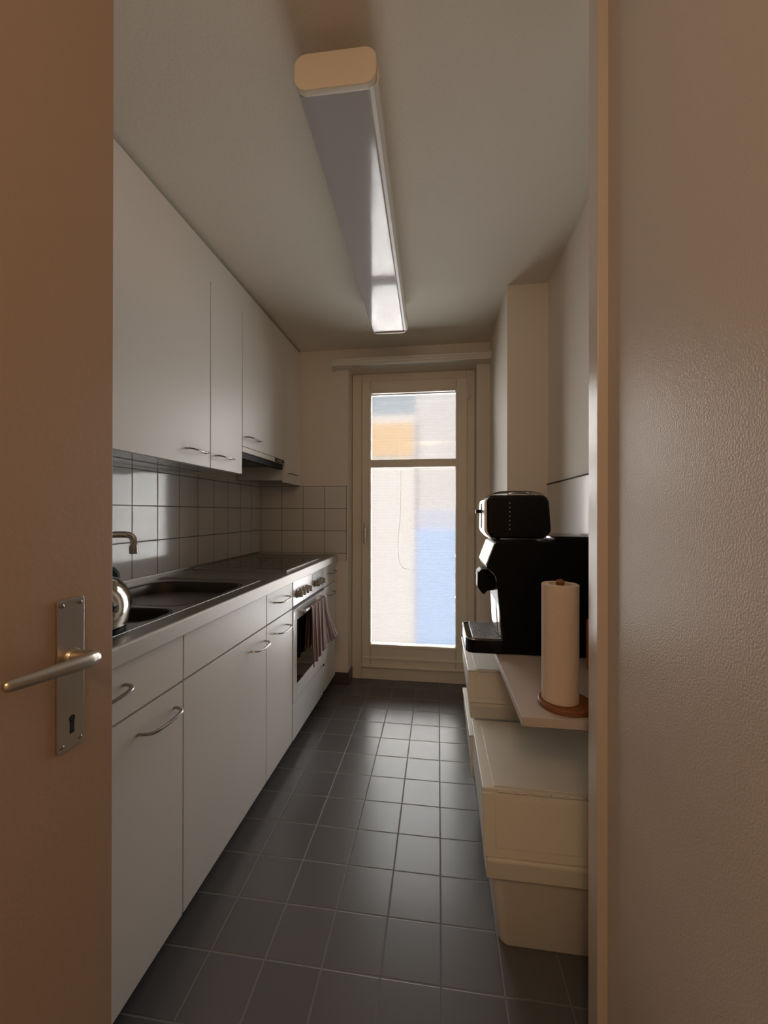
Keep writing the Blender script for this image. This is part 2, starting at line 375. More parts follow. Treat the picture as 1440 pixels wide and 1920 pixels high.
# pleated blind behind the glass
bt = thing('pleated_blind', 'white pleated blind glowing with daylight behind the balcony door glass', 'blind', (-0.18, 1.862, 0.24))
t = bmesh.new(); zz = 0.236; k = 0; rows = []
while zz < 2.06:
    y = 1.849 + (0.010 if k % 2 else 0.0); e = 0.004 if k % 2 else -0.003
    rows.append([t.verts.new((x, y, zz)) for x in (-0.492-e, 0.122+e)]); zz += 0.0105; k += 1
for a, b in zip(rows, rows[1:]): t.faces.new((a[0], a[1], b[1], b[0]))
obj('cloth', t, M['blind'], bt, smooth=False)
bm = B(((-0.496, 1.842, 2.035), (0.126, 1.868, 2.062)), bev=0.003); obj('head_rail', bm, M['white'], bt)
bm = B(((-0.496, 1.843, 0.228), (0.126, 1.866, 0.243)), bev=0.003); obj('bottom_rail', bm, M['white'], bt)
bm = bmesh.new(); tube(bm, smooth_path([(-0.272, 1.8445, 1.50), (-0.275, 1.8445, 1.2), (-0.292, 1.8445, 1.0), (-0.286, 1.8445, 0.86), (-0.26, 1.8445, 0.80), (-0.205, 1.8445, 0.785)]), 0.0012, 6)
obj('cord', bm, M['white'], bt)

# curtain rail over the door
cr_ = thing('curtain_rail', 'pale wooden curtain rail board running above the balcony door', 'curtain rail', (-0.2, 1.69, 2.2))
bm = bmesh.new()
prism(bm, [(1.70, 2.222), (1.605, 2.222), (1.600, 2.218), (1.600, 2.207), (1.606, 2.204), (1.606, 2.197), (1.600, 2.194), (1.600, 2.187), (1.606, 2.184), (1.606, 2.177), (1.70, 2.177)], 'X', -0.712, 0.3285)
obj('rail', bm, M['white'], cr_)
bm = B(((-0.719, 1.598, 2.170), (-0.712, 1.70, 2.218)), bev=0.002); obj('end_cap', bm, M['white'], cr_)

# ------------------------------------------------------------------ kitchen units
XF = -0.715                       # front plane of the base doors
def handle(parent, y0, y1, x, z, drop=0.0):
    bm = bmesh.new(); o = 0.030
    tube(bm, smooth_path([(x-0.002, y0-0.006, z), (x+o*0.6, y0-0.002, z), (x+o, y0+0.014, z-0.002), (x+o+0.003, (y0+y1)/2, z-0.004), (x+o, y1-0.014, z-0.002), (x+o*0.6, y1+0.002, z), (x-0.002, y1+0.006, z)], 5), [(0.0052, 0.0034)]*31, 10)
    return obj('handle', bm, M['handle'], parent, label='dark metal bow handle')
def front(name, parent, y0, y1, z0, z1, x, m=None, th=0.019):
    return obj(name, B(((x-th, y0+0.0024, z0), (x, y1-0.0024, z1)), bev=0.0015), m or M['lam'], parent)
def base_unit(y0, y1, label, drawer=True, hd=None, hh=None):
    t = thing('base_cabinet', label, 'cabinet', (-1.0, (y0+y1)/2, 0.068), 'base cabinets under the steel worktop')
    obj('body', B(((-1.27, y0+0.001, 0.069), (XF-0.022, y1-0.001, 0.8535 if y0 > 0.5 else 0.728))), M['carc'], t)
    nm = 'drawer' if drawer else 'front_panel'
    d = front(nm, t, y0, y1, 0.7235, 0.850, XF)
    if hd: handle(d, *hd, XF, 0.800)
    d = front('door', t, y0, y1, 0.070, 0.7175, XF)
    if hh: handle(d, *hh, XF, 0.664)
    return t
base_unit(-0.53, 0.018, 'white base cabinet nearest the open door, with drawer and long bow handle', True, (-0.32, -0.20), (-0.148, -0.024))
base_unit(0.018, 0.568, 'wide white sink cabinet with plain handleless panel above its door', False, None, (0.425, 0.545))
base_unit(0.568, 0.868, 'narrow white base cabinet with drawer, between sink cabinet and oven', True, (0.650, 0.782), (0.655, 0.788))
base_unit(1.418, 1.699, 'narrow white base cabinet beyond the oven, against the end wall', True, (1.50, 1.63), (1.475, 1.61))

def wall_unit(y0, y1, z0, label, hh, hz):
    t = thing('wall_cabinet', label, 'cabinet', (-1.12, (y0+y1)/2, z0), 'wall cabinets above the worktop')
    zb = z0 + 0.012
    obj('body', B(((-1.278, y0+0.0005, zb+0.004), (-0.985, y1-0.0005, 2.171))), M['lam'], t)
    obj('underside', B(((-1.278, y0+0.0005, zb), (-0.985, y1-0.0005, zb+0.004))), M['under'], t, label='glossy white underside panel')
    d = obj('door', B(((-0.984, y0+0.0030, z0), (-0.965, y1-0.0030, 2.171)), bev=0.0015), M['lam'], t)
    handle(d, *hh, -0.965, hz)
    return t
wall_unit(0.018, 0.566, 1.381, 'wide white wall cabinet above the sink, largest of the row', (0.405, 0.525), 1.437)
wall_unit(0.566, 0.846, 1.381, 'narrow white wall cabinet between the wide one and the extractor hood', (0.61, 0.725), 1.437)
wall_unit(0.846, 1.401, 1.520, 'white wall cabinet with short door above the extractor hood', (0.885, 1.01), 1.569)
wall_unit(1.401, 1.699, 1.381, 'narrow white wall cabinet at the far end beside the end wall', (1.455, 1.58), 1.440)
# dark joints between the wall cabinets are open gaps with a dark filler at the back
hd = thing('extractor_hood', 'slim extractor hood under the short wall cabinet, pale strip over a black lip', 'hood', (-1.12, 1.12, 1.46))
obj('body', B(((-1.277, 0.851, 1.478), (-1.01, 1.396, 1.531))), M['darkgrey'], hd)
obj('front_strip', B(((-1.01, 0.852, 1.492), (-0.967, 1.395, 1.5185)), bev=0.002), M['white'], hd, label='pale grey front strip')
obj('lip', B(((-1.01, 0.852, 1.461), (-0.976, 1.395, 1.4915)), bev=0.003), M['blk'], hd, label='black glossy lip')
obj('switch_panel', B(((-0.9672, 1.25, 1.495), (-0.9655, 1.385, 1.516)), bev=0.0008), M['blk'], hd, label='black switch panel')
bm = bmesh.new()
for y in (1.28, 1.30, 1.32, 1.34): lathe(bm, (-0.9657, y, 1.505), [(0.004, 0), (0.004, 0.003), (0.003, 0.004)], 10, 'X')
obj('button', bm, M['white'], hd)
obj('grease_filter', B(((-1.26, 0.88, 1.4755), (-1.03, 1.37, 1.4785))), mat('filter_mesh', (0.20, 0.19, 0.17), 0.5, 0.6), hd)

# ------------------------------------------------------------------ worktop with sinks
ct = thing('worktop', 'long stainless steel worktop with two sunken bowls along the left wall', 'worktop', (-1.0, 0.6, 0.854))
bowls = [rrect(-1.195, -0.797, 0.150, 0.560, 0.085, 12), rrect(-1.10, -0.795, -0.048, 0.110, 0.055)]
rec = rrect(-1.235, -0.762, -0.52, 0.635, 0.03, 4)
hobR = [(-1.235, 0.868), (-0.748, 0.868), (-0.748, 1.418), (-1.235, 1.418)]
def fill(bm, loops, z):
    es = []; out = []
    for lp in loops:
        vs = [bm.verts.new((x, y, z)) for x, y in lp]; out.append(vs)
        for i in range(len(vs)): es.append(bm.edges.new((vs[i], vs[(i+1) % len(vs)])))
    bmesh.ops.triangle_fill(bm, use_beauty=True, use_dissolve=False, edges=es)
    return out
bm = bmesh.new()
outer = [(-1.279, -0.53), (-0.704, -0.53), (-0.704, 1.698), (-1.279, 1.698)]
lo = fill(bm, [outer, rec], 0.900)
lr = fill(bm, [rec] + bowls, 0.8955)
def skirt_(bm, a, b):
    n = len(a)
    for i in range(n):
        try: bm.faces.new((a[i], a[(i+1) % n], b[(i+1) % n], b[i]))
        except ValueError: pass
skirt_(bm, lo[1], lr[0])
tube(bm, [(x, y, 0.9003) for x, y in rec] + [(rec[0][0], rec[0][1], 0.9003)], 0.0013, 6)
# front edge profile, rounded, drops to 0.855
prof = [(-0.704, 0.900), (-0.7005, 0.8990), (-0.6985, 0.8965), (-0.698, 0.893), (-0.698, 0.858), (-0.700, 0.855), (-0.74, 0.855)]
eb = bmesh.new()
for (x0, z0), (x1, z1) in zip(prof, prof[1:]):
    vs = [eb.verts.new(p) for p in ((x0, -0.53, z0), (x0, 1.698, z0), (x1, 1.698, z1), (x1, -0.53, z1))]
    eb.faces.new(vs)
bmesh.ops.remove_doubles(eb, verts=list(eb.verts), dist=0.0003)
bmesh.ops.recalc_face_normals(eb, faces=list(eb.faces))
obj('front_edge', eb, M['edge'], ct, angle=50, label='matt front edge')
bm.faces.new([bm.verts.new(p) for p in ((-1.279, -0.53, 0.855), (-0.74, -0.53, 0.855), (-0.74, 1.698, 0.855), (-1.279, 1.698, 0.855))])
bm.faces.new([bm.verts.new((x, -0.53, z)) for x, z in prof + [(-1.279, 0.855), (-1.279, 0.9)]])
bm.faces.new([bm.verts.new((x, 1.698, z)) for x, z in prof + [(-1.279, 0.855), (-1.279, 0.9)]])
rbox(bm, (-1.279, -0.53, 0.899), (-1.270, 1.698, 0.912), 0.002)      # upstand at the wall
bmesh.ops.remove_doubles(bm, verts=list(bm.verts), dist=0.0003)
bmesh.ops.recalc_face_normals(bm, faces=list(bm.faces))
obj('top_sheet', bm, M['steel'], ct, angle=40)
def bowl(name, loop, depth, label):
    bm = bmesh.new(); cx = sum(p[0] for p in loop)/len(loop); cy = sum(p[1] for p in loop)/len(loop)
    def ring(s, z): return [bm.verts.new((cx+(x-cx)*s, cy+(y-cy)*s, z)) for x, y in loop]
    prof = [(1.045, 0.8962), (1.02, 0.8962), (1.0, 0.8945), (0.985, 0.890), (0.96, 0.86), (0.93, 0.90-depth*0.8), (0.88, 0.90-depth*0.94), (0.78, 0.90-depth)]
    R_ = [ring(s, z) for s, z in prof]
    for a, b in zip(R_, R_[1:]): skirt_(bm, a, b)
    bm.faces.new(R_[-1]); bmesh.ops.recalc_face_normals(bm, faces=list(bm.faces))
    o = obj(name, bm, M['steel_shaded'], ct, angle=60, label=label)
    bm = bmesh.new(); lathe(bm, (cx, cy, 0.90-depth+0.001), [(0.036, 0), (0.036, 0.003), (0.028, 0.004), (0.026, 0.001), (0.004, 0.0005)], 24)
    obj('drain', bm, M['chrome'], o)
bowl('sink_bowl', bowls[0], 0.165, 'large steel sink bowl, coloured dark as in shade')
bowl('sink_bowl', bowls[1], 0.13, 'small steel sink bowl, coloured dark as in shade')

# hob
hb = thing('ceramic_hob', 'dark ceramic glass hob set in the worktop above the oven', 'hob', (-0.99, 1.14, 0.9))
obj('glass_plate', B(((-1.235, 0.870, 0.9005), (-0.752, 1.416, 0.9045)), bev=0.001), M['hobglass'], hb)
obj('rim', B(((-1.240, 0.865, 0.9002), (-1.235, 1.421, 0.9065)), ((-0.752, 0.865, 0.9002), (-0.746, 1.421, 0.9065)), ((-1.24, 0.865, 0.9002), (-0.746, 0.870, 0.9065)), ((-1.24, 1.416, 0.9002), (-0.746, 1.421, 0.9065))), M['steel'], hb)
for (x, y, r) in ((-1.11, 1.01, 0.075), (-0.87, 1.01, 0.09), (-1.11, 1.28, 0.09), (-0.87, 1.28, 0.075)):
    bm = bmesh.new(); lathe(bm, (x, y, 0.9046), [(r, 0), (r, 0.0003), (r-0.003, 0.0003), (r-0.003, 0.0001), (0, 0.0001)], 36)
    obj('cooking_zone', bm, M['zone'], hb)

# faucet
fa = thing('kitchen_faucet', 'chrome faucet with long spout bent down over the large sink bowl', 'faucet', (-1.190, 0.08, 0.896))
bm = bmesh.new(); lathe(bm, (-1.190, 0.08, 0.8965), [(0.028, 0), (0.028, 0.006), (0.021, 0.012), (0.021, 0.11), (0.024, 0.115), (0.024, 0.145), (0.014, 0.155)], 24)
obj('base', bm, M['chrome'], fa)
bm = bmesh.new(); tube(bm, smooth_path([(-1.190, 0.08, 1.0), (-1.165, 0.095, 1.085), (-1.12, 0.115, 1.108), (-1.06, 0.145, 1.118), (-1.02, 0.165, 1.119), (-1.003, 0.174, 1.11), (-1.0, 0.176, 1.09), (-1.0, 0.176, 1.083)], 5), 0.0105, 14)
obj('spout', bm, M['chrome'], fa)
bm = bmesh.new(); lathe(bm, (-1.0, 0.176, 1.056), [(0.011, 0), (0.013, 0.002), (0.013, 0.024), (0.011, 0.029)], 20)
obj('nozzle', bm, M['handle'], fa)
bm = bmesh.new(); tube(bm, [(-1.190, 0.08, 1.05), (-1.19, 0.04, 1.075), (-1.195, 0.0, 1.085)], [0.008, 0.007, 0.006], 10); obj('lever', bm, M['chrome'], fa)

# kettle
KX, KY = -0.8625, -0.168
kt = thing('kettle', 'round polished steel kettle with teal handle, half hidden by the open door', 'kettle', (KX, KY, 0.896))
bm = bmesh.new(); lathe(bm, (KX, KY, 0.8965), [(0.094, 0), (0.098, 0.003), (0.098, 0.016), (0.092, 0.019)], 48); obj('base_ring', bm, M['blk'], kt)
bm = bmesh.new(); lathe(bm, (KX, KY, 0.9160), [(0.096, 0), (0.102, 0.002), (0.102, 0.006), (0.107, 0.018), (0.110, 0.036), (0.1105, 0.052), (0.107, 0.072), (0.098, 0.092), (0.083, 0.110), (0.064, 0.122), (0.05, 0.127), (0.048, 0.130)], 64)
obj('body', bm, M['chrome'], kt)
bm = bmesh.new(); lathe(bm, (KX, KY, 1.045), [(0.047, 0), (0.045, 0.006), (0.02, 0.012), (0.01, 0.014), (0.011, 0.026), (0.004, 0.03)], 32); obj('lid', bm, M['chrome'], kt)
bm = bmesh.new(); hv = Vector((0.45, 0.89, 0)).normalized()
pts = [Vector((KX, KY, 0)) + hv*a + Vector((0, 0, z)) for a, z in ((0.080, 1.018), (0.078, 1.036), (0.058, 1.052), (0.020, 1.085), (-0.02, 1.095), (-0.06, 1.080), (-0.085, 1.04), (-0.082, 1.010))]
tube(bm, smooth_path(pts[:3], 4), 0.011, 10); tube(bm, smooth_path(pts[2:], 5), [(0.009, 0.006)]*26, 10)
obj('handle', bm, M['teal'], kt, label='dark teal handle')
bm = bmesh.new(); tube(bm, [(KX-0.09, KY-0.03, 0.95), (KX-0.135, KY-0.045, 0.995), (KX-0.155, KY-0.05, 1.01)], [0.02, 0.013, 0.011], 14); obj('spout', bm, M['chrome'], kt)

# ------------------------------------------------------------------ oven
ov = thing('oven', 'white built-in oven with a row of knobs and dark glass door', 'oven', (-1.0, 1.143, 0.07))
obj('body', B(((-1.26, 0.870, 0.0695), (XF-0.022, 1.416, 0.8535))), M['carc'], ov)
cp = obj('control_panel', B(((XF-0.02, 0.8725, 0.728), (XF+0.002, 1.4135, 0.850)), bev=0.002), M['enamel'], ov)
obj('display', B(((XF+0.0015, 1.175, 0.742), (XF+0.0035, 1.395, 0.838)), bev=0.0006), M['grey'], cp, label='grey dial panel')
for i, y in enumerate((0.925, 0.975, 1.025, 1.075, 1.22, 1.275, 1.33)):
    bm = bmesh.new(); lathe(bm, (XF+0.0037, y, 0.783), [(0.021, 0), (0.021, 0.004), (0.017, 0.006), (0.016, 0.024), (0.012, 0.027)], 24, 'X')
    rbox(bm, (XF+0.020, y-0.003, 0.768), (XF+0.034, y+0.003, 0.798), 0.001)
    obj('knob', bm, M['knob'], ov, label='taupe knob')
dr = obj('oven_door', frame_bm(0.8725, 1.4135, 0.254, 0.712, 0.052, 0.052, 0.060, 0.075, XF-0.022, XF+0.004, 0.002), M['enamel'], ov)
# frame_bm builds in the XZ plane, turn it into the YZ plane
def swap_xy(o, org):
    for v in o.data.vertices:
        x, y, z = v.co + org; v.co = Vector((y, x, z)) - org
swap_xy(dr, Vector(ov.location)); dr.data.flip_normals()
obj('door_glass', B(((XF-0.012, 0.920, 0.325), (XF+0.001, 1.366, 0.656))), M['glassblk'], dr, label='dark glass window')
bm = bmesh.new(); tube(bm, [(XF+0.036, 0.955, 0.690), (XF+0.036, 1.331, 0.690)], 0.007, 12)
for y in (0.965, 1.321): tube(bm, [(XF, y, 0.690), (XF+0.036, y, 0.690)], 0.006, 10)
obj('handle', bm, M['enamel'], dr)
obj('shelf_rack', B(((XF-0.0105, 0.925, 0.505), (XF+0.0015, 1.36, 0.508))), M['handle'], dr, label='thin wire line of the oven rack')
obj('warming_drawer', B(((XF-0.02, 0.8725, 0.070), (XF+0.002, 1.4135, 0.247)), bev=0.002), M['enamel'], ov)
for z in (0.246, 0.075):
    bm = bmesh.new(); rbox(bm, (XF+0.001, 1.392, z-0.006), (XF+0.006, 1.408, z+0.004), 0.001); obj('corner_stop', bm, M['blk'], ov, label='black corner stop')

# towel over the oven handle
def towel():
    t = bmesh.new(); uvl = t.loops.layers.uv.new('UVMap'); NU, NV = 96, 40
    y0, y1 = 1.015, 1.285; hx, hz = XF+0.036, 0.690
    def P(u, v, side):
        # v 0 at the bar, 1 at the hem ; side +1 front, -1 back
        zb = 0.385 + 0.03*u if side > 0 else 0.46
        fold = math.sin(u*2*PI*4.3+0.6)*0.009 + math.sin(u*2*PI*9.1+v)*0.0035
        amp = 0.25 + 0.75*v
        z = hz + 0.0095*math.cos(min(v/0.03, 1)*PI/2) - max(0, v-0.03)*(hz-zb)/0.97
        off = 0.0095*math.sin(min(v/0.03, 1)*PI/2)
        x = hx + side*(off + (0.002 if v > 0.02 else 0)) + (side*0.0105*v + fold*amp*(0.8 if side > 0 else 0.4))*(1 if v > 0.02 else 0)
        spread = 1 + 0.10*v
        y = (y0+y1)/2 + (u-0.5)*(y1-y0)*spread + 0.003*math.sin(v*7+u*9)
        if side > 0:                                     # the far corner is pulled out
            k = max(0, (u-0.72)/0.28)**1.5*v**1.6
            x += 0.030*k; y += 0.115*k; z += 0.02*k
        else: x = max(x, XF+0.010)
        return (x, y, z)
    for side in (1, -1):
        g = [[t.verts.new(P(i/NU, (j/NV)**1.0 if j > 3 else j*0.01, side)) for i in range(NU+1)] for j in range(NV+1)]
        for j in range(NV):
            for i in range(NU):
                f = t.faces.new((g[j][i], g[j][i+1], g[j+1][i+1], g[j+1][i]))
                for lp, (a, b) in zip(f.loops, ((i, j), (i+1, j), (i+1, j+1), (i, j+1))): lp[uvl].uv = (a/NU, b/NV)
    bmesh.ops.remove_doubles(t, verts=list(t.verts), dist=0.00015)
    bmesh.ops.recalc_face_normals(t, faces=list(t.faces))
    o = obj('dish_towel', t, M['towel'], None, angle=180)
    o['label'] = 'brown and beige striped dish towel hanging over the oven door handle'; o['category'] = 'towel'
    sm = o.modifiers.new('thickness', 'SOLIDIFY'); sm.thickness = 0.0022; sm.offset = 0
towel()

# ------------------------------------------------------------------ ceiling lamp
lp = thing('ceiling_lamp', 'long white tube ceiling lamp with grey cover, rounded cap towards the viewer', 'lamp', (-0.25, 0.55, 2.198))
YA, YB = -0.085, 1.20
def lamp_place(bm):                                  # the fitting sits slightly askew
    bmesh.ops.rotate(bm, verts=list(bm.verts), cent=(-0.25, -0.1, 2.2), matrix=Matrix.Rotation(math.radians(1.1), 3, 'Z'))
    return bm
bm = bmesh.new()
hp = [(-0.342, 2.2035), (-0.176, 2.2035), (-0.172, 2.2015), (-0.162, 2.2025), (-0.152, 2.210), (-0.149, 2.222), (-0.153, 2.262), (-0.165, 2.281), (-0.334, 2.281), (-0.346, 2.262), (-0.350, 2.222), (-0.348, 2.210)]
prism(bm, hp, 'Y', YA, YB); obj('housing', lamp_place(bm), M['white'], lp)
bm = bmesh.new(); rbox(bm, (-0.3425, YA+0.002, 2.1995), (-0.1765, YB-0.004, 2.2030), 0.0010); obj('cover', lamp_place(bm), M['diffuser'], lp, label='glossy grey translucent cover')
for ya, yb in ((YA-0.018, YA), (YB, YB+0.014)):
    bm = bmesh.new(); prism(bm, rrect(-0.351, -0.153, 2.1935, 2.280, 0.030, 8), 'Y', ya, yb, 0.003)
    obj('end_cap', lamp_place(bm), M['capw'], lp, label='cream rounded end cap')
bm = bmesh.new(); rbox(bm, (-0.31, YA+0.10, 2.279), (-0.19, YB-0.10, 2.3198)); obj('mount', lamp_place(bm), M['white'], lp)

# ------------------------------------------------------------------ open door on the left
DX = -0.512
d2 = structure('door_2', (DX-0.02, -0.87, 0.01))
obj('leaf', B(((DX-0.040, -1.285, 0.008), (DX, -0.457, 2.03)), bev=0.002), M['doorpaint'], d2)
PX0, PX1, PZ0, PZ1 = -0.5520, -0.5105, 0.868, 1.0735
bm = bmesh.new(); prism(bm, rrect(PX0, PX1, PZ0, PZ1, 0.004, 4), 'X', DX, DX+0.0028, 0.0009)
pl = obj('handle_plate', bm, M['nickel'], d2, label='satin metal handle plate')
bm = bmesh.new()
for y in (PX0+0.007, PX1-0.007):
    for z in (PZ0+0.008, PZ1-0.008): lathe(bm, (DX+0.0027, y, z), [(0.0028, 0), (0.0027, 0.0008), (0.0015, 0.0014)], 12, 'X')
obj('screw', bm, M['handle'], pl)
bm = bmesh.new(); lathe(bm, (DX+0.0024, -0.5300, 0.9085), [(0.0046, 0), (0.0046, 0.0007)], 16, 'X'); rbox(bm, (DX+0.0024, -0.5335, 0.888), (DX+0.0031, -0.5265, 0.906), 0.0003)
obj('keyhole', bm, M['key'], pl, label='dark keyhole')
bm = bmesh.new()
lathe(bm, (DX+0.002, -0.530, 0.9925), [(0.0125, 0), (0.0125, 0.003), (0.011, 0.006)], 20, 'X')
hpth = smooth_path([(DX+0.002, -0.530, 0.9925), (DX+0.018, -0.529, 0.993), (DX+0.034, -0.531, 0.9945), (DX+0.045, -0.543, 0.9965), (DX+0.048, -0.566, 0.9985), (DX+0.048, -0.600, 1.0015), (DX+0.047, -0.636, 1.0045), (DX+0.0465, -0.650, 1.0055)], 5)
d_ = (hpth[-1]-hpth[-2]).normalized(); hpth += [hpth[-1]+d_*0.002, hpth[-1]+d_*0.0035, hpth[-1]+d_*0.0043]
n_ = len(hpth); rad = []
for i in range(n_):
    f = min(1, i/(n_-4))
    r = 0.0098 - 0.0008*f if f < 0.45 else 0.0095 - 0.0030*(f-0.45)/0.55
    if i > n_-4: r *= (0.85, 0.6, 0.2)[i-n_+3]
    rad.append((r*0.8 if f > 0.4 else r, r))
tube(bm, hpth, rad, 18)
obj('lever_handle', bm, M['nickel'], d2, label='satin metal lever handle', angle=60)

# ------------------------------------------------------------------ storage bins
def storage_bin(x0, x1, y0, y1, yh, zb, zt, zr1, zr0, label, inset=0.0, slide=0.0):
    t = thing('storage_bin', label, 'storage bin', ((x0+x1)/2, (y0+y1)/2, zb), 'white lidded bins stacked under the shelf')
    bm = bmesh.new()
    # body: tapered, open under the lid
    def loop(xa, xb, ya, yb, r, z): return [bm.verts.new((x, y, z)) for x, y in rrect(xa, xb, ya, yb, r, 5)]
    tp = 0.030 if zt-zb > 0.3 else 0.018
    top = zr0 + 0.006
    R_ = [loop(x0+0.018+tp+0.004, x1-0.022-tp, y0+0.016+2*tp, y1-0.02-tp, 0.025, zb+0.0005), loop(x0+0.018+tp, x1-0.018-tp, y0+0.012+2*tp, y1-0.018-tp, 0.03, zb+0.006),
          loop(x0+0.018, x1-0.018, y0+0.016, y1-0.016, 0.03, top), loop(x0+0.014, x1-0.014, y0+0.05, y1-0.014, 0.03, zt-0.03)]
    bm.faces.new(R_[0][::-1])
    for a, b in zip(R_, R_[1:]): skirt_(bm, a, b)
    bm.faces.new(R_[-1]); bmesh.ops.recalc_face_normals(bm, faces=list(bm.faces))
    obj('body', bm, M['bin'], t, angle=30)
    # rim collar that follows the sloping mouth
    bm = bmesh.new()
    prism(bm, [(y0, zr0), (y0-0.002, zr1-0.006), (y0+0.004, zr1), (yh, zt-0.006), (y1, zt-0.006), (y1, zr0+0.05), (y1-0.03, zr0+0.05), (y0+0.09, zr0+0.012), (y0+0.07, zr0)], 'X', x0+0.006, x1-0.006, 0.006, 3)
    obj('collar', bm, M['bin'], t, angle=30)
    # lid: flat rear half and sloping front flap, each with a raised field
    lid = bmesh.new(); rbox(lid, (x0, yh+0.002, zt-0.012), (x1, y1+0.004, zt), 0.0035)
    rbox(lid, (x0+0.030, yh+0.012, zt-0.004), (x1-0.030, y1-0.025, zt+0.0025), 0.002)
    for k in range(7):
        xc = x0+0.055+k*(x1-x0-0.11)/6
        tube(lid, [(xc-0.016, yh-0.001, zt-0.002), (xc+0.016, yh-0.001, zt-0.002)], 0.0048, 8)
    obj('lid', lid, M['bin'], t, angle=30)
    dy, dz = (y0+0.004)-yh, zr1-(zt-0.004); L_ = math.hypot(dy, dz); ny, nz = dz/L_, -dy/L_
    if ny > 0: ny, nz = -ny, -nz
    fl = bmesh.new()
    def slab(xa, xb, s0, s1, h0, h1, bev):
        pts = []
        for s, h in ((s0, h0), (s1, h0), (s1, h1), (s0, h1)):
            pts.append((yh + dy*s + ny*h, (zt-0.004) + dz*s + nz*h))
        prism(fl, pts, 'X', xa, xb, bev)
    slab(x0, x1, 0.02, 0.99, -0.001, 0.008, 0.003)
    slab(x0+0.030, x1-0.030, 0.10, 0.84, 0.005, 0.0105, 0.002)
    obj('flap', fl, M['bin'], t, angle=30)
    return t
storage_bin(0.110, 0.496, 0.046, 0.452, 0.090, 0.0, 0.448, 0.300, 0.243, 'tall white lidded storage bin nearest the viewer, on the floor')
storage_bin(0.113, 0.500, 0.540, 1.022, 0.585, 0.0, 0.318, 0.222, 0.180, 'lower white lidded bin beyond the tall one, standing on the floor')
storage_bin(0.107, 0.494, 0.535, 1.018, 0.588, 0.3215, 0.573, 0.468, 0.410, 'upper white lidded bin beyond the tall one, topmost of its stack')

# ------------------------------------------------------------------ shelf and what stands on it
ZS = 0.702
sh = thing('wall_shelf', 'white wall shelf board on a bracket carrying the coffee machine', 'shelf', (0.36, 0.38, 0.68))
obj('board', B(((0.190, -0.022, ZS-0.022), (0.519, 0.760, ZS)), bev=0.0012), M['shelf'], sh)
for y in (0.05, 0.68):
    bm = bmesh.new(); prism(bm, [(0.519, ZS-0.0225), (0.36, ZS-0.0225), (0.36, ZS-0.030), (0.505, ZS-0.10), (0.519, ZS-0.10)], 'Y', y-0.004, y+0.004, 0.001)
    obj('bracket', bm, M['white'], sh)

# paper roll holder + roll
RX, RY = 0.300, 0.057
ph = thing('paper_roll_holder', 'reddish wooden kitchen roll holder, round base and dowel, on the shelf', 'holder', (RX, RY, ZS))
bm = bmesh.new(); lathe(bm, (RX+0.012, RY-0.002, ZS), [(0.062, 0), (0.066, 0.003), (0.066, 0.011), (0.063, 0.014), (0.0, 0.014)], 48); obj('base', bm, M['wood'], ph)
bm = bmesh.new(); lathe(bm, (RX, RY, ZS+0.014), [(0.009, 0), (0.009, 0.292), (0.0105, 0.294), (0.011, 0.299), (0.008, 0.304), (0.003, 0.306)], 20); obj('dowel', bm, M['wood'], ph)
pr = bmesh.new(); t = bmesh.new(); n = 56
prof = [(0.027, 0.0), (0.0435, 0.0), (0.0445, 0.001), (0.0445, 0.293), (0.0435, 0.294), (0.027, 0.294), (0.027, 0.0)]
rings = [[t.verts.new((RX + r*math.cos(2*PI*k/n), RY + r*math.sin(2*PI*k/n), ZS+0.0145+h)) for k in range(n)] for r, h in prof[:-1]]
rings.append(rings[0])
for a, b in zip(rings, rings[1:]):
    for k in range(n): t.faces.new((a[k], a[(k+1) % n], b[(k+1) % n], b[k]))
bmesh.ops.recalc_face_normals(t, faces=list(t.faces)); merge(pr, t)
o = obj('paper_towel_roll', pr, M['paper'], None); o['label'] = 'white kitchen paper roll standing upright on the wooden holder'; o['category'] = 'paper towel'

# orange pack behind the roll
op = bmesh.new(); rbox(op, (0.456, 0.225, ZS), (0.517, 0.33, ZS+0.155), 0.006)
o = obj('orange_packet', op, M['orange'], None); o['label'] = 'orange packet at the wall between paper roll and coffee machine'; o['category'] = 'packet'

# coffee machine: front faces the aisle
Y0, Y1 = 0.405, 0.645
cm = thing('coffee_machine', 'black bean-to-cup coffee machine with white touch display, on the shelf', 'coffee machine', (0.33, 0.525, ZS))
bm = bmesh.new()
side = [(0.215, ZS+0.004), (0.500, ZS+0.004), (0.504, 1.085), (0.498, 1.094), (0.196, 1.092), (0.186, 1.086), (0.157, 1.008), (0.160, 0.998), (0.180, 0.985), (0.190, 0.965), (0.198, 0.88), (0.208, 0.80), (0.212, 0.76)]
prism(bm, side, 'Y', Y0, Y1, 0.004, 2); obj('body', bm, M['blk'], cm, angle=30)
bm = bmesh.new(); prism(bm, rrect(0.088, 0.235, Y0+0.002, Y1-0.002, 0.028, 6), 'Z', ZS+0.0005, ZS+0.046, 0.003); dt = obj('drip_tray', bm, M['blkgloss'], cm, angle=40, label='black drip tray')
bm = bmesh.new(); tube(bm, [Vector((x, y, ZS+0.048)) for x, y in ([p for p in rrect(0.090, 0.235, Y0+0.004, Y1-0.004, 0.028, 6) if p[0] < 0.13])], 0.0028, 8)
obj('chrome_trim', bm, M['chrome'], dt, label='bright chrome edge strip')
